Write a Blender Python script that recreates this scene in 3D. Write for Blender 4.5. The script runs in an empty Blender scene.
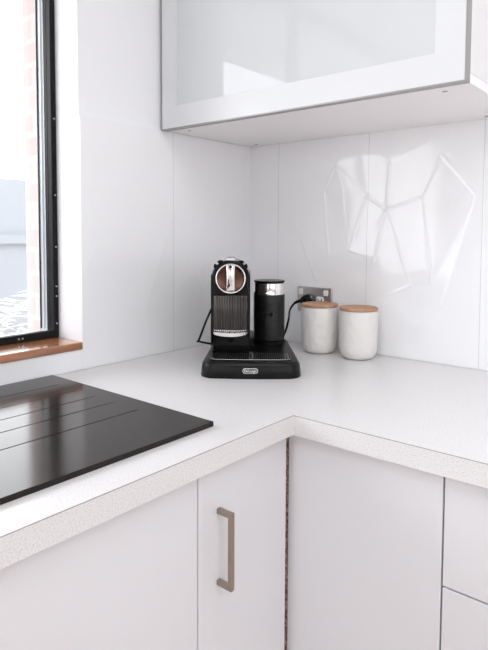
import bpy, bmesh, math, random
import numpy as np
from mathutils import Vector, Matrix
from mathutils.geometry import delaunay_2d_cdt
random.seed(7)
SC = bpy.context.scene
COL = SC.collection
PI = math.pi

# ------------------------------------------------------------------ materials
def mat(name, color, rough=0.5, metal=0.0, coat=0.0, spec=0.5):
    m = bpy.data.materials.new(name); m.use_nodes = True
    b = m.node_tree.nodes['Principled BSDF']
    b.inputs['Base Color'].default_value = (*color, 1)
    b.inputs['Roughness'].default_value = rough
    b.inputs['Metallic'].default_value = metal
    b.inputs['Coat Weight'].default_value = coat
    b.inputs['Coat Roughness'].default_value = 0.05
    b.inputs['Specular IOR Level'].default_value = spec
    return m

def nodes(m):
    nt = m.node_tree
    return nt, nt.nodes['Principled BSDF']

def noise_color(m, c0, c1, scale, lo=0.4, hi=0.6, detail=3, stretch=None, kind='noise'):
    nt, b = nodes(m)
    tc = nt.nodes.new('ShaderNodeTexCoord')
    mp = nt.nodes.new('ShaderNodeMapping')
    if stretch: mp.inputs['Scale'].default_value = stretch
    nt.links.new(tc.outputs['Object'], mp.inputs['Vector'])
    n = nt.nodes.new('ShaderNodeTexNoise')
    n.inputs['Scale'].default_value = scale
    n.inputs['Detail'].default_value = detail
    nt.links.new(mp.outputs['Vector'], n.inputs['Vector'])
    r = nt.nodes.new('ShaderNodeValToRGB')
    r.color_ramp.elements[0].position = lo; r.color_ramp.elements[0].color = (*c0, 1)
    r.color_ramp.elements[1].position = hi; r.color_ramp.elements[1].color = (*c1, 1)
    nt.links.new(n.outputs['Fac'], r.inputs['Fac'])
    nt.links.new(r.outputs['Color'], b.inputs['Base Color'])
    return r

def bump(m, scale, strength, dist=0.001, detail=3, kind='noise', stretch=None):
    nt, b = nodes(m)
    tc = nt.nodes.new('ShaderNodeTexCoord')
    mp = nt.nodes.new('ShaderNodeMapping')
    if stretch: mp.inputs['Scale'].default_value = stretch
    nt.links.new(tc.outputs['Object'], mp.inputs['Vector'])
    if kind == 'noise':
        n = nt.nodes.new('ShaderNodeTexNoise'); n.inputs['Detail'].default_value = detail; out = 'Fac'
    else:
        n = nt.nodes.new('ShaderNodeTexVoronoi'); n.feature = 'SMOOTH_F1'; out = 'Distance'
        n.inputs['Smoothness'].default_value = 0.35
    n.inputs['Scale'].default_value = scale
    nt.links.new(mp.outputs['Vector'], n.inputs['Vector'])
    bp = nt.nodes.new('ShaderNodeBump')
    bp.inputs['Strength'].default_value = strength; bp.inputs['Distance'].default_value = dist
    nt.links.new(n.outputs[out], bp.inputs['Height'])
    nt.links.new(bp.outputs['Normal'], b.inputs['Normal'])

M = {}
M['paint'] = mat('paint', (.845, .845, .865), .5)
bump(M['paint'], 60, .05)
M['reveal'] = M['paint']
M['ceiling'] = mat('ceiling_paint', (.86, .86, .86), .8)
M['laminate'] = mat('gloss_white_laminate', (.725, .72, .745), .13)
bump(M['laminate'], 5, .02, .001)
M['carcass'] = mat('carcass_white', (.80, .79, .79), .45)
M['underside'] = mat('cabinet_board', (.93, .905, .91), .4)
M['aluminium_white'] = mat('white_aluminium', (.68, .69, .71), .3)
M['edge_grey'] = mat('grey_edge_strip', (.34, .33, .32), .35, .5)
M['frost'] = mat('frosted_back_glass', (.61, .63, .65), .03, spec=.45)
M['chipboard'] = mat('raw_chipboard', (.2, .1, .07), .9)
noise_color(M['chipboard'], (.22, .12, .10), (.62, .46, .40), 160, .4, .62)
M['kick'] = mat('kickboard', (.55, .55, .56), .4)
# worktop: off white reconstituted stone with fine speckle
M['stone'] = mat('speckled_stone', (.8, .8, .8), .28)
def stone():
    nt, b = nodes(M['stone'])
    tc = nt.nodes.new('ShaderNodeTexCoord')
    r = noise_color(M['stone'], (.625, .598, .597), (.735, .730, .735), 420, .34, .54, 2)
stone()
# tiles: gloss white with hairline joints
def tile_mat(name, axis, joints):
    m = mat(name, (.86, .86, .875), .07, spec=.42)
    nt, b = nodes(m)
    tc = nt.nodes.new('ShaderNodeTexCoord'); sp = nt.nodes.new('ShaderNodeSeparateXYZ')
    nt.links.new(tc.outputs['Object'], sp.inputs[0])
    prev = None
    for j in joints:
        a = nt.nodes.new('ShaderNodeMath'); a.operation = 'SUBTRACT'; a.inputs[1].default_value = j
        nt.links.new(sp.outputs[axis], a.inputs[0])
        c = nt.nodes.new('ShaderNodeMath'); c.operation = 'ABSOLUTE'; nt.links.new(a.outputs[0], c.inputs[0])
        d = nt.nodes.new('ShaderNodeMath'); d.operation = 'LESS_THAN'; d.inputs[1].default_value = .0009
        nt.links.new(c.outputs[0], d.inputs[0])
        if prev is None: prev = d
        else:
            e = nt.nodes.new('ShaderNodeMath'); e.operation = 'MAXIMUM'
            nt.links.new(prev.outputs[0], e.inputs[0]); nt.links.new(d.outputs[0], e.inputs[1]); prev = e
    mx = nt.nodes.new('ShaderNodeMix'); mx.data_type = 'RGBA'
    mx.inputs[6].default_value = (.86, .86, .875, 1); mx.inputs[7].default_value = (.66, .655, .66, 1)
    nt.links.new(prev.outputs[0], mx.inputs[0]); nt.links.new(mx.outputs[2], b.inputs['Base Color'])
    return m
M['tile_back'] = tile_mat('tile_back', 0, [.1170, .4286, .7402, 1.0518, 1.3634, 1.675])
M['tile_left'] = tile_mat('tile_left', 1, [-.34])
# woods
M['sill_wood'] = mat('sill_timber', (.4, .18, .08), .22, coat=1.0)
noise_color(M['sill_wood'], (.23, .075, .026), (.47, .20, .085), 14, .3, .7, 5, (3, .35, 3))
M['lid_wood'] = mat('lid_timber', (.5, .28, .16), .5)
noise_color(M['lid_wood'], (.40, .20, .115), (.58, .33, .20), 30, .3, .7, 4, (.4, 3, 1))
M['floor_wood'] = mat('floor_timber', (.3, .18, .1), .35)
noise_color(M['floor_wood'], (.46, .36, .29), (.64, .53, .45), 3, .3, .7, 5, (8, .6, 1))
M['brick'] = mat('brick', (.30, .2, .17), .9)
def brick():
    nt, b = nodes(M['brick'])
    tc = nt.nodes.new('ShaderNodeTexCoord'); mp = nt.nodes.new('ShaderNodeMapping')
    mp.inputs['Rotation'].default_value = (PI/2, 0, 0)
    nt.links.new(tc.outputs['Object'], mp.inputs['Vector'])
    t = nt.nodes.new('ShaderNodeTexBrick'); t.inputs['Scale'].default_value = 4.2
    t.inputs['Color1'].default_value = (.66, .56, .545, 1); t.inputs['Color2'].default_value = (.62, .515, .50, 1)
    t.inputs['Mortar'].default_value = (.70, .61, .595, 1); t.inputs['Mortar Size'].default_value = .03
    nt.links.new(mp.outputs['Vector'], t.inputs['Vector']); nt.links.new(t.outputs['Color'], b.inputs['Base Color'])
brick()
# metals and plastics
M['black_frame'] = mat('black_frame', (.009, .009, .010), .5, spec=.15)
M['track'] = mat('aluminium_track', (.62, .66, .70), .35, .2)
M['screw'] = mat('screw_head', (.7, .7, .7), .35, .8)
M['bronze'] = mat('brushed_bronze', (.36, .285, .245), .38, .7)
bump(M['bronze'], 200, .1, .0003, stretch=(1, 1, .05))
M['black_board'] = mat('black_composite', (.013, .0088, .0066), .15, spec=.36)
bump(M['black_board'], 120, .03, .0004)
M['gloss_black'] = mat('gloss_black_plastic', (.003, .003, .003), .10, spec=.22)
M['satin_black'] = mat('satin_black_plastic', (.0045, .0042, .0042), .30, spec=.22)
M['rubber'] = mat('black_rubber', (.009, .0085, .0085), .38, spec=.45)
M['grate'] = mat('grate_black', (.02, .02, .02), .3, spec=.6)
M['dim_chrome'] = mat('dim_chrome', (.45, .44, .43), .25, 1.0)
M['deep_black'] = mat('matt_black_plastic', (.003, .003, .003), .6, spec=.1)
M['chrome'] = mat('chrome', (.82, .81, .80), .10, 1.0)
M['reflection_chrome'] = mat('chrome_painted_reflection', (.095, .050, .037), .22, 1.0)  # warm room reflection in the chrome put into its base colour
M['smoked'] = mat('smoked_ribbed_plastic', (.055, .049, .046), .20, .6, spec=.4)
M['badge_grey'] = mat('badge_grey', (.03, .03, .03), .3, .3)
M['badge_white'] = mat('badge_silver', (.75, .75, .75), .3, .3)
M['steel'] = mat('brushed_steel', (.52, .49, .47), .30, .95)
M['white_plastic'] = mat('white_plastic', (.80, .78, .75), .35)
M['slot'] = mat('slot_dark', (.03, .03, .03), .6)
M['ceramic'] = mat('matt_white_ceramic', (.765, .745, .72), .5)
bump(M['ceramic'], 55, .55, .0035, kind='voronoi')
M['silicone'] = mat('clear_seal', (.7, .68, .65), .5)
M['leaf'] = mat('pale_leaf', (.55, .57, .56), .6)
M['fence'] = mat('fence_paint', (.33, .35, .385), .7)
M['grass'] = mat('outdoor_ground', (.2, .2, .17), .9)
noise_color(M['grass'], (.45, .45, .42), (.6, .6, .58), 3, .3, .7)
# clear sheet glass: see-through with a mirror-like skin
def glass():
    m = bpy.data.materials.new('window_glass'); m.use_nodes = True
    nt = m.node_tree; nt.nodes.clear()
    o = nt.nodes.new('ShaderNodeOutputMaterial'); mx = nt.nodes.new('ShaderNodeMixShader')
    t = nt.nodes.new('ShaderNodeBsdfTransparent'); g = nt.nodes.new('ShaderNodeBsdfGlossy')
    g.inputs['Roughness'].default_value = 0.0
    lw = nt.nodes.new('ShaderNodeLayerWeight'); lw.inputs['Blend'].default_value = .5
    pw = nt.nodes.new('ShaderNodeMath'); pw.operation = 'POWER'; pw.inputs[1].default_value = 5
    f = nt.nodes.new('ShaderNodeMath'); f.operation = 'MULTIPLY_ADD'; f.inputs[1].default_value = .96; f.inputs[2].default_value = .04
    nt.links.new(lw.outputs['Facing'], pw.inputs[0]); nt.links.new(pw.outputs[0], f.inputs[0])
    nt.links.new(f.outputs[0], mx.inputs[0]); nt.links.new(t.outputs[0], mx.inputs[1])
    nt.links.new(g.outputs[0], mx.inputs[2]); nt.links.new(mx.outputs[0], o.inputs[0])
    return m
M['glass'] = glass()
nodes(M['black_board'])[1].inputs['IOR'].default_value = 1.46

# ------------------------------------------------------------------ helpers
def link(name, me, m, parent=None, smooth=False, bevel=0, seg=2, angle=35):
    o = bpy.data.objects.new(name, me); COL.objects.link(o)
    if m is not None: me.materials.append(m)
    if parent is not None: o.parent = parent
    if smooth:
        for p in me.polygons: p.use_smooth = True
        try:
            me.set_sharp_from_angle(angle=math.radians(smooth if smooth is not True else 40))
        except Exception: pass
    if bevel:
        b = o.modifiers.new('bevel', 'BEVEL'); b.width = bevel; b.segments = seg
        b.limit_method = 'ANGLE'; b.angle_limit = math.radians(angle)
    return o

def obj(name, bm, m, parent=None, smooth=False, bevel=0, seg=2, angle=35, normals=True):
    if normals: bmesh.ops.recalc_face_normals(bm, faces=bm.faces)
    me = bpy.data.meshes.new(name); bm.to_mesh(me); bm.free()
    return link(name, me, m, parent, smooth, bevel, seg, angle)

def box(bm, x0, x1, y0, y1, z0, z1):
    v = [bm.verts.new(p) for p in ((x0,y0,z0),(x1,y0,z0),(x1,y1,z0),(x0,y1,z0),(x0,y0,z1),(x1,y0,z1),(x1,y1,z1),(x0,y1,z1))]
    for f in ((0,3,2,1),(4,5,6,7),(0,1,5,4),(1,2,6,5),(2,3,7,6),(3,0,4,7)):
        bm.faces.new([v[i] for i in f])
    return v

def B(*a):
    bm = bmesh.new(); box(bm, *a); return bm

def lathe(prof, seg=64, center=(0,0,0), axis='z', cap=True):
    bm = bmesh.new(); rings = []
    for r, z in prof:
        ring = []
        for i in range(seg):
            a = 2*PI*i/seg
            p = (r*math.cos(a), r*math.sin(a), z) if axis == 'z' else (r*math.cos(a), z, r*math.sin(a))
            ring.append(bm.verts.new((p[0]+center[0], p[1]+center[1], p[2]+center[2])))
        rings.append(ring)
    for a, b in zip(rings, rings[1:]):
        for i in range(seg):
            j = (i+1) % seg
            bm.faces.new((a[i], a[j], b[j], b[i]))
    if cap:
        bm.faces.new(rings[0]); bm.faces.new(rings[-1])
    return bm

def loft(loops, cap=True):
    bm = bmesh.new(); R = [[bm.verts.new(p) for p in l] for l in loops]
    n = len(R[0])
    for a, b in zip(R, R[1:]):
        for i in range(n):
            j = (i+1) % n
            bm.faces.new((a[i], a[j], b[j], b[i]))
    if cap:
        bm.faces.new(R[0]); bm.faces.new(R[-1])
    return bm

def smooth_path(pts, n=10):
    pts = [Vector(p) for p in pts]; out = []
    P = [pts[0]*2-pts[1]] + pts + [pts[-1]*2-pts[-2]]
    for i in range(1, len(P)-2):
        a, b, c, d = P[i-1], P[i], P[i+1], P[i+2]
        for k in range(n):
            t = k/n
            out.append(.5*((2*b)+(c-a)*t+(2*a-5*b+4*c-d)*t*t+(3*b-a-3*c+d)*t**3))
    out.append(pts[-1]); return out

def tube(pts, r, seg=12, n=10, closed=False):
    P = smooth_path(pts, n) if n else [Vector(p) for p in pts]
    loops = []; up = Vector((0.13, 0.21, 1)).normalized(); prev = None
    for i, p in enumerate(P):
        t = (P[min(i+1, len(P)-1)] - P[max(i-1, 0)]).normalized()
        if prev is None:
            a = t.cross(up); a = a.normalized() if a.length > 1e-4 else Vector((1,0,0))
        else:
            a = (prev - t*prev.dot(t)).normalized()
        prev = a; b = t.cross(a)
        rr = r(i/(len(P)-1)) if callable(r) else r
        loops.append([p + (a*math.cos(2*PI*k/seg)+b*math.sin(2*PI*k/seg))*rr for k in range(seg)])
    return loft(loops)

def cells(us, vs, inside, w0, w1, place):
    """slab over the grid cells that are inside, joined into one welded solid; place(u,v,w) -> xyz"""
    bm = bmesh.new(); V = {}
    def vt(i, j, k):
        if (i,j,k) not in V: V[(i,j,k)] = bm.verts.new(place(us[i], vs[j], (w0, w1)[k]))
        return V[(i,j,k)]
    nu, nv = len(us)-1, len(vs)-1
    ins = lambda i, j: 0 <= i < nu and 0 <= j < nv and inside((us[i]+us[i+1])/2, (vs[j]+vs[j+1])/2)
    for i in range(nu):
        for j in range(nv):
            if not ins(i, j): continue
            bm.faces.new((vt(i,j,0), vt(i,j+1,0), vt(i+1,j+1,0), vt(i+1,j,0)))
            bm.faces.new((vt(i,j,1), vt(i+1,j,1), vt(i+1,j+1,1), vt(i,j+1,1)))
            if not ins(i-1, j): bm.faces.new((vt(i,j,0), vt(i,j,1), vt(i,j+1,1), vt(i,j+1,0)))
            if not ins(i+1, j): bm.faces.new((vt(i+1,j,0), vt(i+1,j+1,0), vt(i+1,j+1,1), vt(i+1,j,1)))
            if not ins(i, j-1): bm.faces.new((vt(i,j,0), vt(i+1,j,0), vt(i+1,j,1), vt(i,j,1)))
            if not ins(i, j+1): bm.faces.new((vt(i,j+1,0), vt(i,j+1,1), vt(i+1,j+1,1), vt(i+1,j+1,0)))
    return bm

def tag(o, label, cat, group=None, kind=None):
    o['label'] = label
    if cat: o['category'] = cat
    if group: o['group'] = group
    if kind: o['kind'] = kind
    return o

def thing(name, label, cat, loc=(0,0,0), rz=0, group=None):
    o = bpy.data.objects.new(name, None); COL.objects.link(o)
    o.empty_display_size = .05
    o.location = loc; o.rotation_euler = (0,0,rz)
    return tag(o, label, cat, group)

def struct(o, label, cat=None):
    o['kind'] = 'structure'; o['label'] = label
    if cat: o['category'] = cat
    return o

def rootbox(name, label, cat, loc=(0,0,0), rz=0, group=None): return thing(name, label, cat, loc, rz, group)

# ------------------------------------------------------------------ the room
XR, YF, ZC = 3.6, -4.0, 2.5          # right wall, wall behind the photographer, ceiling
WY0, WY1, WZ0, WZ1 = -2.30, -.644, .950, 2.12   # kitchen window opening

struct(obj('floor', B(-.006, XR, YF, .008, -.1, 0), M['floor_wood']), 'brown timber floor', 'floor')
KX0, KX1, KY0, KY1 = .6, 2.8, -2.4, -.70      # skylight opening, unseen, added for fill light from above
struct(obj('ceiling', cells([-.3, KX0, KX1, XR+.1], [YF-.1, KY0, KY1, .15], lambda u, v: not (KX0 < u < KX1 and KY0 < v < KY1), ZC, ZC+.1, lambda u, v, w: (u, v, w)),
              M['ceiling']), 'flat white ceiling with a skylight opening added for fill light', 'ceiling')
ws = cells([YF, WY0, WY1, .008], [0, WZ0, WZ1, ZC], lambda u, v: not (WY0 < u < WY1 and WZ0 < v < WZ1),
           -.130, -.006, lambda u, v, w: (w, u, v))
struct(obj('wall_left', ws, M['paint']), 'white painted wall with the window opening', 'wall')
br = cells([YF, WY0+.03, WY1-.0150, .15], [-.1, WZ0+.012, WZ1, ZC], lambda u, v: not (WY0+.03 < u < WY1-.0150 and WZ0+.012 < v < WZ1),
           -.228, -.1655, lambda u, v, w: (w, u, v))
struct(obj('wall_outside', br, M['brick']), 'pinkish brick outer skin of the wall around the window', 'wall')
struct(obj('wall_back', B(-.13, XR, .008, .13, 0, ZC), M['paint']), 'white wall behind the worktop', 'wall')
GX0, GX1, GZ1 = .9, 2.6, 2.15  # opening added behind the photographer for fill light
wf = cells([-.13, GX0, GX1, XR], [0, .95, GZ1, ZC], lambda u, v: not (GX0 < u < GX1 and .95 < v < GZ1),
           YF-.12, YF, lambda u, v, w: (u, w, v))
struct(obj('wall_front', wf, M['paint']), 'white wall behind the photographer, glazed opening added for fill light', 'wall')
RY0, RY1 = -3.5, -1.0  # right wall opening, added for fill light
wr = cells([YF-.12, RY0, RY1, .13], [0, .9, 2.15, ZC], lambda u, v: not (RY0 < u < RY1 and .9 < v < 2.15),
           XR, XR+.12, lambda u, v, w: (w, u, v))
struct(obj('wall_right', wr, M['paint']), 'white wall with a tall window opening added for fill light', 'wall')

# window over the sink: black frame, aluminium track, clear glass, timber sill
w = bpy.data.objects.new('window_1', None); COL.objects.link(w); w['kind'] = 'structure'
w['label'] = 'black framed window over the sink'
FZ0 = .9695
def ring(us, vs, w0, w1, place):
    return cells(us, vs, lambda u, v: not (us[1] < u < us[-2] and vs[1] < v < vs[-2]), w0, w1, place)
P_x = lambda u, v, w: (w, u, v)
fy0, fy1 = WY0+.001, WY1-.001
f = cells([fy0, fy0+.014, -1.19, -1.12, fy1-.014, fy1], [FZ0, FZ0+.018, WZ1-.03, WZ1-.001],
          lambda u, v: not ((fy0+.014 < u < -1.19 or -1.12 < u < fy1-.014) and FZ0+.018 < v < WZ1-.03), -.118, -.100, P_x)
obj('window_frame', f, M['black_frame'], w, bevel=.0015)
# two aluminium sliding tracks beside the frame, at each jamb
for y0_, y1_ in ((fy1-.0125, fy1), (fy0, fy0+.0125)):
    obj('sash_track', B(-.165, -.1318, y0_, y1_, FZ0+.004, WZ1-.002), M['track'], w, bevel=.001)
for xa in (-.1420, -.1590):
    o = obj('track_rib', B(xa-.0022, xa, fy1-.0165, fy1-.0120, FZ0+.018, WZ1-.03), M['black_frame'] if xa < -.15 else M['track'], w)
for y0_, y1_ in ((fy1-.0142, fy1), (fy0, fy0+.0142)):
    obj('frame_return', B(-.1315, -.1181, y0_, y1_, FZ0+.004, WZ1-.002), M['black_frame'], w)
obj('sash_rail', B(-.160, -.1182, fy0+.013, fy1-.013, FZ0-.001, FZ0+.012), M['track'], w)
obj('window_pane', B(-.154, -.150, fy0+.0130, fy1-.0130, FZ0+.0125, WZ1-.004), M['glass'], w)
bm = bmesh.new()
for z in (1.005, 1.075, 1.10, 1.20, 1.33, 1.52):
    bmesh.ops.create_icosphere(bm, subdivisions=2, radius=.0022, matrix=Matrix.Translation((-.0995, fy1-.006, z)))
for yy in (-.745, -.755, -1.0, -1.4): 
    bmesh.ops.create_icosphere(bm, subdivisions=2, radius=.0022, matrix=Matrix.Translation((-.0995, yy, FZ0+.009)))
obj('frame_screw', bm, M['screw'], w, smooth=True)
s = obj('window_sill', B(-.1295, .0035, WY0+.001, WY1-.0008, .9505, .9692), M['sill_wood'], w, bevel=.0025)
s['label'] = 'varnished red brown timber sill'
# unseen windows and skylight, added to let fill light into the room
def glazed(name, x0, x1, z0, z1, n, place, label):
    e = bpy.data.objects.new(name, None); COL.objects.link(e); e['kind'] = 'structure'; e['label'] = label
    us = [x0]
    for k in range(n):
        a = x0 + (x1-x0)*k/n; b = x0 + (x1-x0)*(k+1)/n
        us += [a+.04, b-.04]
    us.append(x1)
    us = [x0+.001] + us[1:-1] + [x1-.001]
    spans = [(us[1+2*k], us[2+2*k]) for k in range(n)]
    fr = cells(us, [z0+.001, z0+.06, z1-.05, z1-.001], lambda u, v: not (any(a < u < b for a, b in spans) and z0+.06 < v < z1-.05), -.08, -.03, place)
    obj('window_frame', fr, M['paint'], e)
    for a, b in spans:
        bm = cells([a-.005, b+.005], [z0+.055, z1-.045], lambda u, v: True, -.058, -.054, place)
        obj('window_pane', bm, M['glass'], e)
glazed('fill_window_2', GX0, GX1, .95, GZ1, 2, lambda u, v, w: (u, YF+w, v), 'unseen wide window added behind the photographer for fill light')
glazed('fill_skylight', KX0, KX1, KY0, KY1, 2, lambda u, v, w: (u, v, ZC-w+.01), 'unseen skylight added in the ceiling for fill light')
glazed('fill_window_3', RY0, RY1, .9, 2.15, 2, lambda u, v, w: (XR-w, u, v), 'unseen tall window added in the right wall for fill light')

# ------------------------------------------------------------------ embossed tiles
def relief(pts, edges, box_, axis, name, m, ridge=.0011, step=.003, wid=.0026):
    (u0, u1), (v0, v1) = box_
    co = [Vector((p[0], p[1])) for p in pts]
    h = [p[2] for p in pts]
    vo, _, fo, orig, _, _ = delaunay_2d_cdt(co, edges, [], 0, 1e-6)
    H = [h[o[0]] if o else .001 for o in orig]
    nu = int((u1-u0)/step)+1; nv = int((v1-v0)/step)+1
    us = np.linspace(u0, u1, nu); vs = np.linspace(v0, v1, nv)
    U, V = np.meshgrid(us, vs, indexing='ij'); Z = np.zeros_like(U)
    for t in fo:
        a, b, c = [vo[i] for i in t]
        d = (b.y-c.y)*(a.x-c.x)+(c.x-b.x)*(a.y-c.y)
        if abs(d) < 1e-12: continue
        l1 = ((b.y-c.y)*(U-c.x)+(c.x-b.x)*(V-c.y))/d
        l2 = ((c.y-a.y)*(U-c.x)+(a.x-c.x)*(V-c.y))/d
        l3 = 1-l1-l2
        k = (l1 >= -1e-6) & (l2 >= -1e-6) & (l3 >= -1e-6)
        Z[k] = (l1*H[t[0]]+l2*H[t[1]]+l3*H[t[2]])[k]
    for e in edges:
        a, b = co[e[0]], co[e[1]]; d = b-a; L = d.length_squared
        t = np.clip(((U-a.x)*d.x+(V-a.y)*d.y)/L, 0, 1)
        D2 = (U-a.x-t*d.x)**2+(V-a.y-t*d.y)**2
        Z = np.maximum(Z, Z + ridge*np.exp(-D2/wid**2))
    T = .0078
    verts = []; faces = []
    for i in range(nu):
        for j in range(nv):
            u, v, z = float(us[i]), float(vs[j]), float(Z[i, j])
            verts.append((u, -z, v) if axis == 'y' else (z, u, v))
    for i in range(nu-1):
        for j in range(nv-1):
            a = i*nv+j; q = (a, a+nv, a+nv+1, a+1)
            faces.append(q)
    # close the slab: rim and back
    n = len(verts)
    rim = [i*nv for i in range(nu)] + [(nu-1)*nv+j for j in range(1, nv)] + [i*nv+nv-1 for i in range(nu-2, -1, -1)] + [j for j in range(nv-2, 0, -1)]
    for r in rim:
        x, y, z = verts[r]
        verts.append((x, T, z) if axis == 'y' else (-.0058, y, z))
    for k in range(len(rim)):
        k2 = (k+1) % len(rim)
        faces.append((rim[k], n+k, n+k2, rim[k2]))
    faces.append(tuple(n+k for k in range(len(rim))))
    me = bpy.data.meshes.new(name); me.from_pydata(verts, [], faces); me.update()
    bm = bmesh.new(); bm.from_mesh(me); bmesh.ops.recalc_face_normals(bm, faces=bm.faces); bm.to_mesh(me); bm.free()
    return link(name, me, m, None, smooth=True)

K = .0055
base = {'A':(.324,1.436,.7),'N':(.346,1.375,1),'B':(.284,1.361,.2),'C':(.304,1.174,.6),'D':(.424,1.345,.1),'E':(.484,1.303,.75),'F':(.450,1.161,1),
        'G':(.582,1.332,.7),'H':(.634,1.440,0),'I':(.726,1.332,.5),'J':(.616,1.102,.1),'K':(.559,1.099,.1),'L':(.644,1.051,.2),
        'M':(.372,1.194,.9),'O':(.185,1.265,.45),'P':(.262,1.093,0),'Q':(.439,1.045,.8),'S':(.492,1.43,.3),'T':(.66,1.505,.2),'R':(.36,1.06,.3)}
ed = ['AB','BC','AD','DE','EF','EG','GH','HI','IL','GJ','EK','MD','ES','OP','KQ','HT']
pts = []; edges = []
names = {}
for rep, dx in ((0, 0), (1, .6232)):
    for k, (x, z, hh) in base.items():
        if rep and k in 'OP': continue
        names[(rep, k)] = len(pts); pts.append((x+dx, z, hh*K))
    for e in ed:
        if (rep, e[0]) in names and (rep, e[1]) in names: edges.append((names[(rep, e[0])], names[(rep, e[1])]))
for q in ((-.01,.9),(-.01,1.6),(1.7,.9),(1.7,1.6),(.1,1.517),(.2,.95),(.5,.93),(.8,1.5),(1.1,.93),(.06,1.1),(.4,1.51)):
    pts.append((q[0], q[1], 0))
struct(relief(pts, edges, ((.0, 1.68), (.9002, 1.517)), 'y', 'trim_1', M['tile_back']), 'gloss white embossed tiles on the back wall', 'backsplash')
lp = [(-.365,1.233,.5),(-.444,1.03,.9),(-.344,1.07,.1),(-.458,1.171,0),(-.425,.941,.3),(-.507,1.052,.4),(-.581,.993,0),
      (-.640,1.127,.2),(-.609,1.189,.6),(-.287,1.241,.1),(-.25,1.12,.5),(-.335,1.30,.3),(-.20,1.03,0),(-.12,1.2,.4),(-.15,1.40,.1),(-.52,1.35,.2),(-.40,1.44,0)]
lp = [(a, b, c*.003) for a, b, c in lp] + [(-.65,.85,0),(-.65,1.6,0),(.02,.85,0),(.02,1.6,0),(-.3,.92,0),(-.1,.95,0)]
le = [(0,1),(1,2),(3,1),(1,4),(5,6),(7,8),(2,9),(0,11),(2,10),(12,10)]
struct(relief(lp, le, ((-.6438, -.0002), (.9002, 1.517)), 'x', 'trim_2', M['tile_left'], ridge=.0004), 'gloss white embossed tiles between the window and corner', 'backsplash')
# plain strip of the same tile under the window sill
struct(obj('trim_3', B(-.0058, 0, -2.6, -.6442, .9002, .9500), M['tile_left']), 'strip of gloss white tile under the window sill', 'backsplash')

# ------------------------------------------------------------------ worktop and sink
CD, CT, CB = .600, .900, .8625
YE, XE = -2.6, 1.70
SX0, SX1, SY0, SY1 = .023, .529, -1.66, -.7405   # black sink, outside size
BX0, BX1, BY0, BY1 = .09, .46, -1.60, -1.24       # bowl opening
bm = cells([0.0012, BX0-.006, BX1+.006, CD, XE], [YE, BY0-.006, BY1+.006, -CD, -.0012],
           lambda u, v: (u < CD or v > -CD) and not (BX0-.006 < u < BX1+.006 and BY0-.006 < v < BY1+.006), CB, CT,
           lambda u, v, w: (u, v, w))
wt = tag(obj('worktop', bm, M['stone'], bevel=.0006, seg=1), 'off-white speckled stone worktop turning the corner in an L', 'worktop')

M['joint'] = mat('edge_joint', (.36, .34, .33), .6)
bm = bmesh.new()                       # hairline joint where the front edging meets the top, mitred at the corner
box(bm, CD-.0009, CD+.0002, YE, -CD-.0002, CT-.0010, CT+.0001)
box(bm, CD-.0009, XE, -CD-.0002, -CD+.0009, CT-.0010, CT+.0001)
box(bm, CD-.0006, CD+.0003, -CD-.0003, -CD+.0006, CB+.0002, CT-.0010)
jt = obj('edge_joint', bm, M['joint'], wt); jt['label'] = 'fine grey joint line along the front edge'

# sink: slab with V-grooved drainer, bowl recess
sink = thing('kitchen_sink', 'black composite sink with grooved drainer set on the worktop below the window', 'sink', (0,0,.9003))
grooves = [.109, .177, .243, .304, .377]
us = [SX0, BX0, BX1, SX1]
for g in grooves: us += [g-.0011, g, g+.0011]
us = sorted(us)
vs = sorted([SY0, BY0, BY1, -1.20, -1.195, -.787, -.782, SY1])
TH = .0085
bm = bmesh.new(); G = {}
for i, u in enumerate(us):
    for j, v in enumerate(vs):
        z = TH
        if any(abs(u-g) < 1e-6 for g in grooves) and -1.196 < v < -.786: z = TH-.0042
        G[i, j] = bm.verts.new((u, v, z))
inb = lambda i, j: BX0-1e-6 < (us[i]+us[i+1])/2 < BX1+1e-6 and BY0 < (vs[j]+vs[j+1])/2 < BY1
nI, nJ = len(us)-1, len(vs)-1
for i in range(nI):
    for j in range(nJ):
        if not inb(i, j): bm.faces.new((G[i,j], G[i+1,j], G[i+1,j+1], G[i,j+1]))
rim = [(i, 0) for i in range(nI)] + [(nI, j) for j in range(nJ)] + [(i, nJ) for i in range(nI, 0, -1)] + [(0, j) for j in range(nJ, 0, -1)]
low = {}
for k in rim:
    c = G[k].co; low[k] = bm.verts.new((c.x, c.y, 0))
for a, b in zip(rim, rim[1:]+rim[:1]): bm.faces.new((G[a], low[a], low[b], G[b]))
obj('drainer', bm, M['black_board'], sink, bevel=.0016, seg=2, angle=60)
bm = cells([BX0, BX0+.004, BX1-.004, BX1], [BY0, BY0+.004, BY1-.004, BY1],
           lambda u, v: not (BX0+.004 < u < BX1-.004 and BY0+.004 < v < BY1-.004), -.17, TH-.0005, lambda u, v, w: (u, v, w))
box(bm, BX0, BX1, BY0, BY1, -.175, -.170)
obj('bowl', bm, M['black_board'], sink)

# ------------------------------------------------------------------ base cabinets
FX, FY = .580, -.580                     # door front planes
ZD0, ZD1 = .105, .8585
def bar_handle(parent, x, y, z0, z1, out=(1, 0)):
    bm = bmesh.new(); t = .0044
    if out[0]:
        box(bm, x+.0245, x+.032, y-t, y+t, z0, z1)
        box(bm, x+.0002, x+.0250, y-t, y+t, z0, z0+.0085)
        box(bm, x+.0002, x+.0250, y-t, y+t, z1-.0085, z1)
    else:
        box(bm, x-t, x+t, y-.036, y-.027, z0, z1)
    return obj('handle', bm, M['bronze'], parent, bevel=.0008)

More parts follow.
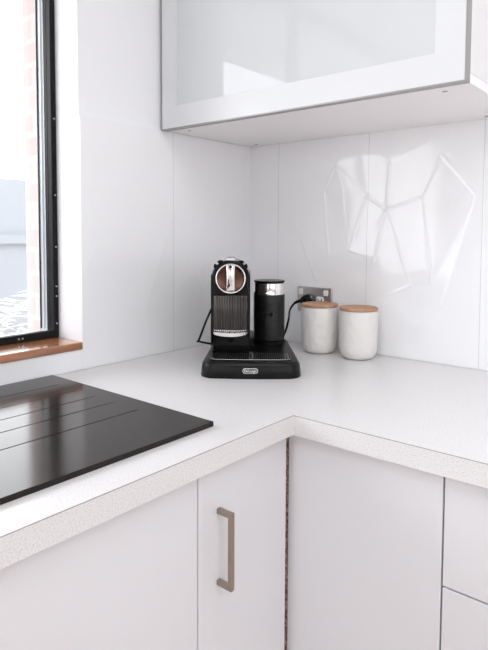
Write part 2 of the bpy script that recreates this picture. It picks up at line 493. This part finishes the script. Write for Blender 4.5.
cab = thing('base_cabinet', 'white base cabinet with a bronze bar handle, nearest the inner corner', 'cabinet', (0, 0, 0), 0, 'base cabinets under the worktop')
obj('carcass', B(.02, .5615, -.833, -.5945, .10, .8615), M['carcass'], cab)
d = obj('door', B(.562, FX, -.8300, -.5935, ZD0, ZD1), M['laminate'], cab, bevel=.0012)
h = bar_handle(d, FX, -.7835, .6570, .7865); h['label'] = 'brushed bronze bar handle'
e = obj('door_edging', B(.5625, FX-.001, -.5933, -.5922, ZD0, ZD1), M['chipboard'], d); e['label'] = 'raw brown edge of the door'

cab2 = thing('base_cabinet', 'plain white base cabinet below the black sink drainer', 'cabinet', (0, 0, 0), 0, 'base cabinets under the worktop')
obj('carcass', B(.02, .5615, -1.434, -.8345, .10, .725), M['carcass'], cab2)
obj('door', B(.562, FX, -1.432, -.8322, ZD0, ZD1), M['laminate'], cab2, bevel=.0012)
cab3 = thing('base_cabinet', 'white base cabinet at the far left end of the run, past the sink drainer', 'cabinet', (0, 0, 0), 0, 'base cabinets under the worktop')
obj('carcass', B(.02, .5615, YE+.004, -1.436, .10, .725), M['carcass'], cab3)
for a, b in ((-2.016, -1.4352), (YE+.004, -2.0185)):
    obj('door', B(.562, FX, a, b, ZD0, ZD1), M['laminate'], cab3, bevel=.0012)

cabc = thing('base_cabinet', 'handleless white corner cabinet panel between dark gap and drawers', 'cabinet', (0, 0, 0), 0, 'base cabinets under the worktop')
obj('carcass', B(.02, .8760, -.5585, -.02, .10, .8615), M['carcass'], cabc)
obj('door', B(.5757, .8745, FY, -.562, ZD0, ZD1), M['laminate'], cabc, bevel=.0012)
fl = obj('corner_post', B(.5500, .5740, -.5790, -.5590, .10, .8600), M['chipboard'], cabc); fl['label'] = 'raw brown board showing in the corner gap'

dr = thing('drawer_unit', 'white drawer unit to the right of the corner cabinet', 'drawers', (0, 0, 0), 0)
obj('carcass', B(.8770, 1.4780, -.5585, -.02, .10, .8615), M['carcass'], dr)
for z0, z1 in ((.6772, ZD1), (.3930, .6745), (ZD0, .3903)):
    obj('drawer', B(.8773, 1.4765, FY, -.562, z0, z1), M['laminate'], dr, bevel=.0012)
cabe = thing('base_cabinet', 'narrow white base cabinet closing the right end of the run', 'cabinet', (0, 0, 0), 0, 'base cabinets under the worktop')
obj('carcass', B(1.4790, XE-.004, -.5585, -.02, .10, .8615), M['carcass'], cabe)
obj('door', B(1.4800, XE-.004, FY, -.562, ZD0, ZD1), M['laminate'], cabe, bevel=.0012)
struct(obj('baseboard_left', B(.50, .515, YE+.01, -.515, 0, .099), M['kick']), 'kickboard under the sink run')
struct(obj('baseboard_back', B(.50, XE-.01, -.515, -.50, 0, .099), M['kick']), 'kickboard under the drawer run')

# ------------------------------------------------------------------ wall cabinet
ZW, YD, XW = 1.5168, -.385, .826
wc = thing('wall_cabinet', 'white wall cabinet with a large frosted glass door, hung in the corner', 'wall cabinet', (0, 0, ZW))
bm = bmesh.new(); zt = .72
box(bm, .0025, XW-.0008, -.3645, -.001, .0, .018)            # bottom panel
obj('bottom_panel', bm, M['underside'], wc, bevel=.0006)
obj('side_panel', B(XW-.018, XW, -.3645, .0062, .0182, zt), M['carcass'], wc, bevel=.0006)
obj('side_panel', B(.0025, .018, -.3645, .0062, .0182, zt), M['carcass'], wc)
obj('top_panel', B(.0182, XW-.0182, -.3645, .0062, zt-.018, zt-.0002), M['carcass'], wc)
DX0, DX1, DZ0, DZ1 = .0045, .8225, .0022, zt
door = obj('door', cells([DX0, DX0+.0575, DX1-.0575, DX1], [DZ0, DZ0+.0575, DZ1-.0575, DZ1],
          lambda u, v: not (DX0+.0575 < u < DX1-.0575 and DZ0+.0575 < v < DZ1-.0575), YD, YD+.0195, lambda u, v, w: (u, w, v)),
          M['aluminium_white'], wc, bevel=.0006)
gp = obj('glass_panel', B(DX0+.057, DX1-.057, YD+.0012, YD+.006, DZ0+.057, DZ1-.057), M['frost'], door)
gp['label'] = 'frosted pale grey glass panel'
tr = cells([DX0-.0018, DX0-.0001, DX1+.0001, DX1+.0030], [DZ0-.0030, DZ0-.0001, DZ1-.001, DZ1],
           lambda u, v: not (DX0 < u < DX1 and DZ0 < v < DZ1), YD-.0006, YD+.0200, lambda u, v, w: (u, w, v))
t = obj('edge_trim', tr, M['edge_grey'], door); t['label'] = 'thin grey metal edge strip'
for x, y in ((.060, -.336), (.050, -.030), (.765, -.328), (.754, -.033)):
    o = obj('screw_cap', lathe([(.0001,-.0006), (.0050,-.0008), (.0056,.0),(.0001,.0)], 20, (x, y, 0), cap=False), M['dim_chrome'] , wc)

# ------------------------------------------------------------------ power outlet and cord
ox, oz = .2585, 1.0385
po = thing('power_outlet', 'brushed steel double power point on the tiles above the canisters', 'power outlet', (ox, -.0003, oz))
def rr(w, h, r, n=6):
    out = []
    for cx, cy, a0 in ((w-r, h-r, 0), (-w+r, h-r, PI/2), (-w+r, -h+r, PI), (w-r, -h+r, 1.5*PI)):
        for k in range(n+1):
            a = a0+PI/2*k/n; out.append((cx+r*math.cos(a), cy+r*math.sin(a)))
    return out
def plate(w, h, r, y0, y1, bev=.0015, c=(0, 0)):
    L = lambda w, h, r, y: [(c[0]+p[0], y, c[1]+p[1]) for p in rr(w, h, r)]
    return loft([L(w, h, r, y0), L(w, h, r, y1+bev), L(w-bev, h-bev, max(r-bev, .0003), y1)])
obj('face_plate', plate(.0600, .0375, .003, -.0002, -.0085), M['steel'], po, bevel=0)
for sx in (-.047, .042):
    o = obj('switch', plate(.0075, .0085, .0015, -.0080, -.0125, .001, (sx, .0225)), M['white_plastic'], po)
for sx in (-.020, .0215):
    s = obj('socket', plate(.0135, .013, .006, -.0080, -.0100, .0008, (sx, -.002)), M['white_plastic'], po)
    bm = bmesh.new()
    for px, pz, rot in ((-.006, .003, .5), (.006, .003, -.5), (0, -.007, 0)):
        b2 = [(-.0012, -.004), (.0012, -.004), (.0012, .004), (-.0012, .004)]
        pr = [(px+a*math.cos(rot)-b*math.sin(rot), pz+a*math.sin(rot)+b*math.cos(rot)) for a, b in b2]
        v = [bm.verts.new((sx+a, -.0104, -.002+b)) for a, b in pr] + [bm.verts.new((sx+a, -.0097, -.002+b)) for a, b in pr]
        for fc in ((0,1,2,3),(7,6,5,4),(0,4,5,1),(1,5,6,2),(2,6,7,3),(3,7,4,0)): bm.faces.new([v[i] for i in fc])
    obj('slots', bm, M['slot'], s)

RZ = math.radians(39.2)
RO = Vector((.3705, -.444, .9002))
def L2W(x, y, z):
    c, s_ = math.cos(RZ), math.sin(RZ)
    return Vector((RO.x+x*c-y*s_, RO.y+x*s_+y*c, RO.z+z))
# ------------------------------------------------------------------ coffee machine
cm = thing('coffee_machine', 'black capsule coffee machine with round chrome lever on a wide base', 'coffee machine', RO, RZ)
WI = (Matrix.Translation(RO) @ Matrix.Rotation(RZ, 4, 'Z')).inverted()
px, pz = ox-.0215, oz-.0020
P = [(px, -.030, pz), (px-.014, -.034, pz-.002), (px-.028, -.040, pz-.009)]
path = [P[-1], (px-.036, -.052, pz-.030), L2W(.1085, .350, .085), L2W(.098, .347, .048), L2W(.080, .350, .020), L2W(.03, .354, .010), L2W(-.05, .352, .008), L2W(-.11, .335, .016), L2W(-.1475, .290, .032), L2W(-.146, .270, .037), L2W(-.138, .268, .058), L2W(-.124, .268, .095), L2W(-.108, .27, .130), L2W(-.0975, .275, .140)]
bm = tube(path, .0031); bm.transform(WI)
pc = obj('power_cord', bm, M['satin_black'], cm, smooth=True); pc['label'] = 'black power cord'
bm = lathe([(.0001,-.0108), (.0150,-.0108), (.0172,-.0125), (.0172,-.020), (.0150,-.0275), (.0105,-.036), (.0001,-.038)], 32, (px, 0, pz), axis='y', cap=False)
bm.transform(WI)
obj('plug', bm, M['satin_black'], pc, smooth=True)
bm = tube(P, lambda t: .0060-.002*t); bm.transform(WI)
obj('plug_sleeve', bm, M['satin_black'], pc, smooth=True)
def base_outline(d, z, hw0=.1185, hw1=.1075, y0=.0, y1=.335, r0=.034, r1=.04, bow=.004):
    r0 -= d; r1 -= d; out = []
    w0 = hw0-d; w1 = hw1-d; ya = y0+d; yb = y1-d
    # back arc right, back, left, front left, front, front right
    for (cx, cy, r, a0) in ((w1-r1, yb-r1, r1, 0), (-w1+r1, yb-r1, r1, PI/2), (-w0+r0, ya+r0, r0, PI)):
        for k in range(11):
            a = a0+PI/2*k/10; out.append((cx+r*math.cos(a), cy+r*math.sin(a), z))
    for k in range(1, 16):
        t = k/16; x = (-w0+r0)+(2*(w0-r0))*t
        out.append((x, ya-bow*(1-(2*t-1)**2), z))
    for k in range(11):
        a = 1.5*PI+PI/2*k/10; out.append((w0-r0+r0*math.cos(a), ya+r0+r0*math.sin(a), z))
    return out
bz = [(0.0015, 0), (0, .002), (.0015, .018), (.003, .029), (.0050, .0335), (.0085, .0365), (.013, .0375)]
b = obj('base', loft([base_outline(d, z) for d, z in bz]), M['satin_black'], cm, smooth=50)
# badge on the front of the base
def oval(w, h, y0, y1, c):
    return plate(w, h, h-.0001, y0, y1, .0004, c)
bc = (-.0012, .0190)
bg = obj('badge', oval(.0178, .0060, .0000, -.0042, bc), M['badge_white'], b); bg['label'] = 'silver oval maker badge'
obj('badge_field', oval(.0166, .0049, -.0036, -.00455, bc), M['badge_grey'], bg)
cu = bpy.data.curves.new('lettering', 'FONT'); cu.body = "De'Longhi"; cu.size = .0082; cu.extrude = .00025; cu.offset = .00018
cu.align_x = 'CENTER'; cu.align_y = 'CENTER'
tmp = bpy.data.objects.new('tmp_lettering', cu); COL.objects.link(tmp)
bpy.context.view_layer.update()
me = bpy.data.meshes.new_from_object(tmp.evaluated_get(bpy.context.evaluated_depsgraph_get()))
bpy.data.objects.remove(tmp); me.materials.clear()
me.name = 'lettering'
me.transform(Matrix.Translation((bc[0], -.00478, bc[1])) @ Matrix.Rotation(PI/2, 4, 'X') @ Matrix.Diagonal((.84, .98, 1, 1)))
link('lettering', me, M['badge_white'], bg)

# drip tray with slatted grate
tray = obj('drip_tray', B(-.0955, .0955, .020, .1005, .0376, .0384), M['deep_black'], cm)
bm = bmesh.new()
for k in range(37):
    x = -.0915+k*.183/36
    if abs(x) < .005: continue
    box(bm, x-.0016, x+.0016, .024, .097, .0385, .0408)
for y in (.052, .075): box(bm, -.0925, .0925, y-.0012, y+.0012, .0385, .0402)
obj('grate', bm, M['grate'], tray)
P = [(-.0945, .092, .0405), (-.0950, .060, .0405), (-.0945, .034, .0405), (-.088, .0235, .0405), (-.075, .0205, .0405), (0, .0185, .0405),
     (.075, .0205, .0405), (.088, .0235, .0405), (.0945, .034, .0405), (.0950, .060, .0405), (.0945, .092, .0405)]
obj('tray_rim', tube(P, .0006, 8, 8), M['dim_chrome'], tray, smooth=True)
bm = bmesh.new()
for x in (-.0042, .0034): box(bm, x-.0007, x+.0007, .020, .094, .0395, .0422)
box(bm, -.0049, .0041, .020, .0225, .0395, .0422); box(bm, -.0049, .0041, .0915, .094, .0395, .0422)
for y in (.050, .07): box(bm, -.0049, .0041, y, y+.001, .0395, .0415)
obj('tray_clip', bm, M['dim_chrome'], tray)
bm = bmesh.new()
for x in (.082, .088): box(bm, x-.0006, x+.0006, .026, .090, .0395, .0420)
obj('tray_clip', bm, M['dim_chrome'], tray)

# upright body: arch profile
CX, HW = -.0505, .0460
def arch(hw, z0, z1, y, zs=None, n=24, nexp=2.15, cx=CX):
    zs = z1-.043 if zs is None else zs
    out = [(cx-hw, y, z0)]
    for k in range(n+1):
        a = PI-PI*k/n; c, s_ = math.cos(a), math.sin(a)
        out.append((cx+hw*math.copysign(abs(c)**(2/nexp), c), y, zs+(z1-zs)*abs(s_)**(2/nexp)))
    out.append((cx+hw, y, z0))
    return out
bd = obj('body', loft([arch(HW, .0378, .2700, .103), arch(HW, .0378, .2710, .20), arch(HW-.002, .0378, .2620, .285), arch(HW-.008, .0378, .245, .305)]), M['gloss_black'], cm, smooth=30, bevel=.0008)
hd = obj('brew_head', loft([arch(HW-.0030, .0905, .2672, .0705), arch(HW-.0012, .0895, .2695, .0720), arch(HW, .089, .2710, .075), arch(HW, .089, .2710, .1028)]), M['gloss_black'], cm, smooth=30)
# thin side rails (lighter edge of the housing)
for sx in (-1, 1):
    x = CX+sx*(HW+.0008)
    obj('side_rail', B(x-.0008, x+.0008, .074, .290, .06, .236), M['satin_black'], cm, bevel=.0005)
# smoked ribbed window
NW = 120; loops = []
def rib_pt(u, z, off=0):
    x = u*.0405
    fl = .0020*abs(math.sin(u*PI*6.5))
    return (CX+x, .0700-.0085*(1-u*u)-fl-off, z)
bm = bmesh.new(); cols = []
for i in range(NW+1):
    u = -1+2*i/NW
    cols.append([bm.verts.new(rib_pt(u, z, o)) for z, o in ((.1865, -.002), (.1845, 0), (.150, .0008), (.115, .0010), (.099, .0004))] +
                [bm.verts.new((CX+u*.0405, .0706, .099)), bm.verts.new((CX+u*.0405, .0706, .1865))])
for a, c in zip(cols, cols[1:]):
    for j in range(7):
        k = (j+1) % 7
        bm.faces.new((a[j], a[k], c[k], c[j]))
bm.faces.new(cols[0]); bm.faces.new(cols[-1])
o = obj('ribbed_window', bm, M['smoked'], hd, smooth=50); o['label'] = 'smoked vertically ribbed window'
# chrome lip below the window: curved forward, deeper at its middle, with scalloped top
bm = bmesh.new(); cols = []
for i in range(81):
    u = -1+2*i/80; dp = .0185*(1-u*u)**.7
    zt_ = .0985+.0006*math.sin(u*40); zb = .0905-.0035*(1-u*u)
    y = .0700-dp
    cols.append([bm.verts.new(p) for p in ((CX+u*.0415, y+.003, zt_), (CX+u*.0415, y, zt_-.0015), (CX+u*.0415, y+.0012, zb+.001), (CX+u*.0415, y+.004, zb), (CX+u*.0415, .0715, zb), (CX+u*.0415, .0715, zt_))])
for a, c in zip(cols, cols[1:]):
    for j in range(6):
        k = (j+1) % 6
        bm.faces.new((a[j], a[k], c[k], c[j]))
bm.faces.new(cols[0]); bm.faces.new(cols[-1])
o = obj('cup_lip', bm, M['chrome'], hd, smooth=50); o['label'] = 'curved chrome lip'
bm = bmesh.new()
for i in range(17):
    u = -.92+1.84*i/16
    bmesh.ops.create_icosphere(bm, subdivisions=2, radius=.0019, matrix=Matrix.Translation((CX+u*.0405, .0695-.0098*(1-u*u), .1015)))
o = obj('lip_beading', bm, M['chrome'], hd, smooth=True)
# round lever plate
dz = .2270; dy = .0700; dcx = CX+.0005
ringp = [(.0328, .001), (.0328, -.0030), (.0338, -.0050), (.0350, -.0054), (.0362, -.0045), (.0368, .001)]
rg = obj('lever_ring', lathe(ringp, 72, (dcx, dy, dz), axis='y', cap=False), M['chrome'], hd, smooth=60)
dish = [(.0001, .0000), (.012, -.0002), (.024, -.0010), (.0305, -.0026), (.0330, -.0034)]
o = obj('lever_dish', lathe(dish, 64, (dcx, dy-.0005, dz), axis='y', cap=False), M['reflection_chrome'], rg, smooth=True); o['label'] = 'dished chrome plate with a brown reflection painted into its colour'
loops = []
for z, hw, pr in ((.1945, .0085, .0030), (.1965, .0102, .0060), (.202, .0110, .0085), (.215, .0112, .0120), (.235, .0112, .0130), (.250, .0114, .0120), (.259, .0112, .0090), (.2625, .0095, .0055)):
    l = []
    for k in range(13):
        a = PI*k/12
        l.append((dcx-hw*math.cos(a), dy-.001-pr*math.sin(a)**.6 if 0 < k < 12 else dy-.001, z))
    loops.append(l)
lv = obj('lever', loft(loops), M['chrome'], rg, smooth=45)
obj('lever_button', lathe([(.0001, -.0152), (.0030, -.0150), (.0040, -.0135), (.0040, -.009)], 24, (dcx, dy, .2560), axis='y', cap=False), M['gloss_black'], lv, smooth=True)
# top fittings
o = obj('top_latch', loft([[(CX+x*s_, y, z) for x, y, z in ((-.0175,.078,.2700),(.0175,.078,.2700),(.0165,.1185,.2712),(-.0165,.1185,.2712))] if k == 0 else
                        [(CX+x*s_, y, z) for x, y, z in ((-.0175,.080,.2765),(.0175,.080,.2765),(.0165,.1165,.2785),(-.0165,.1165,.2785))] for k, s_ in ((0, .8), (1, .55))]),
        M['dim_chrome'], bd, bevel=.0012); o['label'] = 'chrome latch on top'
for sx in (-1, 1):
    obj('hinge_lug', loft([[(CX+sx*(.0375)+.0040*math.cos(2*PI*k/16), y, .2560+.0062*math.sin(2*PI*k/16)) for k in range(16)] for y in (.078, .100)]), M['gloss_black'], bd, smooth=40)
    obj('hinge_lug', loft([[(CX+sx*(.0240)+.0085*math.cos(2*PI*k/16), y, .2668+.0042*math.sin(2*PI*k/16)) for k in range(16)] for y in (.078, .100)]), M['gloss_black'], bd, smooth=40)
# spout under the head
obj('coffee_spout', lathe([(.0001, .0700), (.0075, .0700), (.0095, .0893)], 24, (CX, .088, 0), cap=False), M['deep_black'], hd, smooth=40)
# pedestal for the frother
obj('frother_plinth', lathe([(.0001, .0370), (.0450, .0370), (.0450, .0415), (.0430, .0430), (.0001, .0430)], 48, (.0497, .272, 0), cap=False), M['satin_black'], cm, smooth=40)
obj('power_box', B(-.0040, .0065, .19, .312, .0376, .0620), M['satin_black'], cm, bevel=.003)

# ------------------------------------------------------------------ milk frother
fp = L2W(.0497, .272, .0433)
mf = thing('milk_frother', 'black ribbed milk frother with chrome collar standing on the machine base', 'milk frother', fp, RZ)
prof = [(.0001, .0), (.0400, .0), (.0425, .002)]
z = .006
while z < .108:
    prof += [(.0428, z), (.0428, z+.0028), (.0418, z+.0034), (.0418, z+.0044)]; z += .0050
prof += [(.0428, .1100), (.0428, .1270), (.0001, .1270)]
obj('jug', lathe(prof, 72, cap=False), M['rubber'], mf, smooth=40)
o = obj('collar', lathe([(.0400, .1272), (.0428, .1272), (.0420, .1320), (.0406, .1340), (.0406, .1575), (.0390, .1580)], 72, cap=False), M['chrome'], mf, smooth=40)
o['label'] = 'polished chrome collar'
obj('lid', lathe([(.0001, .1582), (.0405, .1582), (.0424, .1612), (.0428, .1630), (.0420, .1642), (.0360, .1636), (.0001, .1634)], 72, cap=False), M['satin_black'], mf, smooth=40)
o = obj('start_button', lathe([(.0001, -.0445), (.0050, -.0442), (.0058, -.0425), (.0058, -.038)], 28, (.004, 0, .073), axis='y', cap=False), M['gloss_black'], mf, smooth=True)

# ------------------------------------------------------------------ canisters
def canister(loc, label):
    t = thing('canister', label, 'canister', loc, 0, 'ceramic canisters with timber lids')
    pr = [(.0001, .0002), (.030, .0002), (.036, .0012), (.0425, .0055), (.0470, .0120), (.0495, .0210), (.0506, .033), (.0512, .060), (.0518, .1265), (.0512, .1290), (.0490, .1290), (.0485, .125), (.0485, .02), (.0001, .012)]
    obj('jar', lathe(pr, 96, cap=False), M['ceramic'], t, smooth=50)
    obj('seal', lathe([(.0001, .1250), (.0480, .1250), (.0480, .1308), (.0001, .1308)], 64, cap=False), M['silicone'], t)
    o = obj('lid', lathe([(.0001, .1310), (.0500, .1310), (.0512, .1318), (.0516, .1330), (.0516, .1368), (.0510, .1383), (.0498, .1388), (.0001, .1388)], 72, cap=False), M['lid_wood'], t, smooth=40)
    o['label'] = 'round timber lid'
    return t
c1 = canister((.3215, -.0760, .9003), 'white textured canister with timber lid, beside the coffee machine below the outlet')
c2 = canister((.4450, -.0745, .9003), 'white textured canister with timber lid, farther from the coffee machine')
c2.rotation_euler[2] = 1.1

# ------------------------------------------------------------------ outdoors
struct(obj('ground', B(-14, 12, -14, 8, -.35, -.25), M['grass']), 'ground outside', 'ground')
fn = thing('fence', 'pale blue grey board fence seen through the window', 'fence', (-3.1, 0, -.25))
obj('boards', cells([-4+.12*i for i in range(44)], [0, 1.9], lambda u, v: True, 0, .03, lambda u, v, w: (w, u, v)), M['fence'], fn)
bm = bmesh.new()
for z in (.3, 1.4): box(bm, .031, .07, -4, 1.1, z, z+.07)
obj('rail', bm, M['fence'], fn)
pl = thing('palm', 'pale arching palm seen through the window', 'palm', (-1.55, -.10, -.25))
bmt = tube([(0, 0, 0), (.02, .01, .5), (0, 0, 1.0)], .05, 10, 6)
obj('stem', bmt, M['leaf'], pl, smooth=True)
bm = bmesh.new()
for k in range(22):
    a = k*2.4+.3; Lf = .62+.25*random.random(); el = .5+.75*random.random(); z0 = .75+.012*k
    p = Vector((0, 0, z0)); pts_ = []
    for i in range(15):
        t = i/14
        rad = Lf*t; pts_.append(Vector((rad*math.cos(a), rad*math.sin(a), z0+math.sin(el)*Lf*t*1.5-Lf*1.15*t*t)))
    side = Vector((-math.sin(a), math.cos(a), 0))
    for i in range(14):
        q = pts_[i]; d = (pts_[i+1]-q)
        n = 1-abs(i-6)/9
        for s_ in (-1, 1):
            tip = q+d*1.2+side*s_*.16*n+Vector((0, 0, -.05*n))
            v = [bm.verts.new(c) for c in (q, q+d*.45, tip)]
            bm.faces.new(v)
obj('fronds', bm, M['leaf'], pl, normals=False)
# eave over the window
struct(obj('roof', B(-1.5, -.2285, -4.2, .3, 2.42, 2.5), M['paint']), 'white eave above the window')

# ------------------------------------------------------------------ light
wd = bpy.data.worlds.new('sky'); SC.world = wd; wd.use_nodes = True
bgn = wd.node_tree.nodes['Background']
bgn.inputs['Color'].default_value = (.955, .975, 1.0, 1); bgn.inputs['Strength'].default_value = 1.0
def sky():
    # bright hazy sky, brightest in the south-west beyond the sink window
    nt = wd.node_tree
    tc = nt.nodes.new('ShaderNodeTexCoord'); dt = nt.nodes.new('ShaderNodeVectorMath'); dt.operation = 'DOT_PRODUCT'
    nm = nt.nodes.new('ShaderNodeVectorMath'); nm.operation = 'NORMALIZE'
    nt.links.new(tc.outputs['Generated'], nm.inputs[0]); nt.links.new(nm.outputs[0], dt.inputs[0])
    dt.inputs[1].default_value = Vector((-.80, -.42, .36)).normalized()
    mr = nt.nodes.new('ShaderNodeMapRange'); mr.interpolation_type = 'SMOOTHSTEP'
    mr.inputs['From Min'].default_value = .1; mr.inputs['From Max'].default_value = 1.0
    mr.inputs['To Min'].default_value = SKY_LO; mr.inputs['To Max'].default_value = SKY_HI
    nt.links.new(dt.outputs['Value'], mr.inputs['Value']); nt.links.new(mr.outputs[0], bgn.inputs['Strength'])
SKY_LO, SKY_HI = 1.0, 1.95
sky()
def portal(name, loc, rot, sx, sy):
    l = bpy.data.lights.new(name, 'AREA'); l.shape = 'RECTANGLE'; l.size = sx; l.size_y = sy
    l.cycles.is_portal = True
    o = bpy.data.objects.new(name, l); COL.objects.link(o); o.location = loc; o.rotation_euler = rot
portal('window_portal', (-.232, (WY0+WY1)/2, (WZ0+WZ1)/2), (0, -PI/2, 0), WZ1-WZ0, WY1-WY0)
portal('front_portal', ((GX0+GX1)/2, YF-.13, 1.55), (PI/2, 0, 0), GX1-GX0, 1.2)
portal('right_portal', (XR+.13, (RY0+RY1)/2, 1.525), (0, PI/2, 0), 1.25, RY1-RY0)

portal('fill_skylight_portal', ((KX0+KX1)/2, (KY0+KY1)/2, ZC+.105), (0, 0, 0), KX1-KX0, KY1-KY0)  # sampling guide for the added skylight

# ------------------------------------------------------------------ camera
cam = bpy.data.cameras.new('camera'); co = bpy.data.objects.new('camera', cam); COL.objects.link(co)
yaw, pit, rol = [math.radians(a) for a in (39.8455, -3.3755, .2809)]
fw = Vector((-math.sin(yaw)*math.cos(pit), math.cos(yaw)*math.cos(pit), math.sin(pit)))
rt = Vector((math.cos(yaw), math.sin(yaw), 0)); up = rt.cross(fw)
r2 = rt*math.cos(rol)+up*math.sin(rol); u2 = -rt*math.sin(rol)+up*math.cos(rol)
mx = Matrix((r2, u2, -fw)).transposed().to_4x4(); mx.translation = Vector((1.2015, -1.4633, 1.2356))
co.matrix_world = mx
cam.sensor_fit = 'AUTO'; cam.sensor_width = 36; cam.lens = 575.6787*36/650
cam.shift_x = -(244.8666-244)/650; cam.shift_y = (267.6608-325)/650
cam.clip_start = .02
SC.camera = co
SC.view_settings.view_transform = 'Standard'; SC.view_settings.look = 'None'
SC.view_settings.gamma = 1; SC.view_settings.use_curve_mapping = False
SC.view_settings.exposure = 1.68
SC.cycles.max_bounces = 14; SC.cycles.diffuse_bounces = 8; SC.cycles.transparent_max_bounces = 12
SC.cycles.sample_clamp_indirect = 6
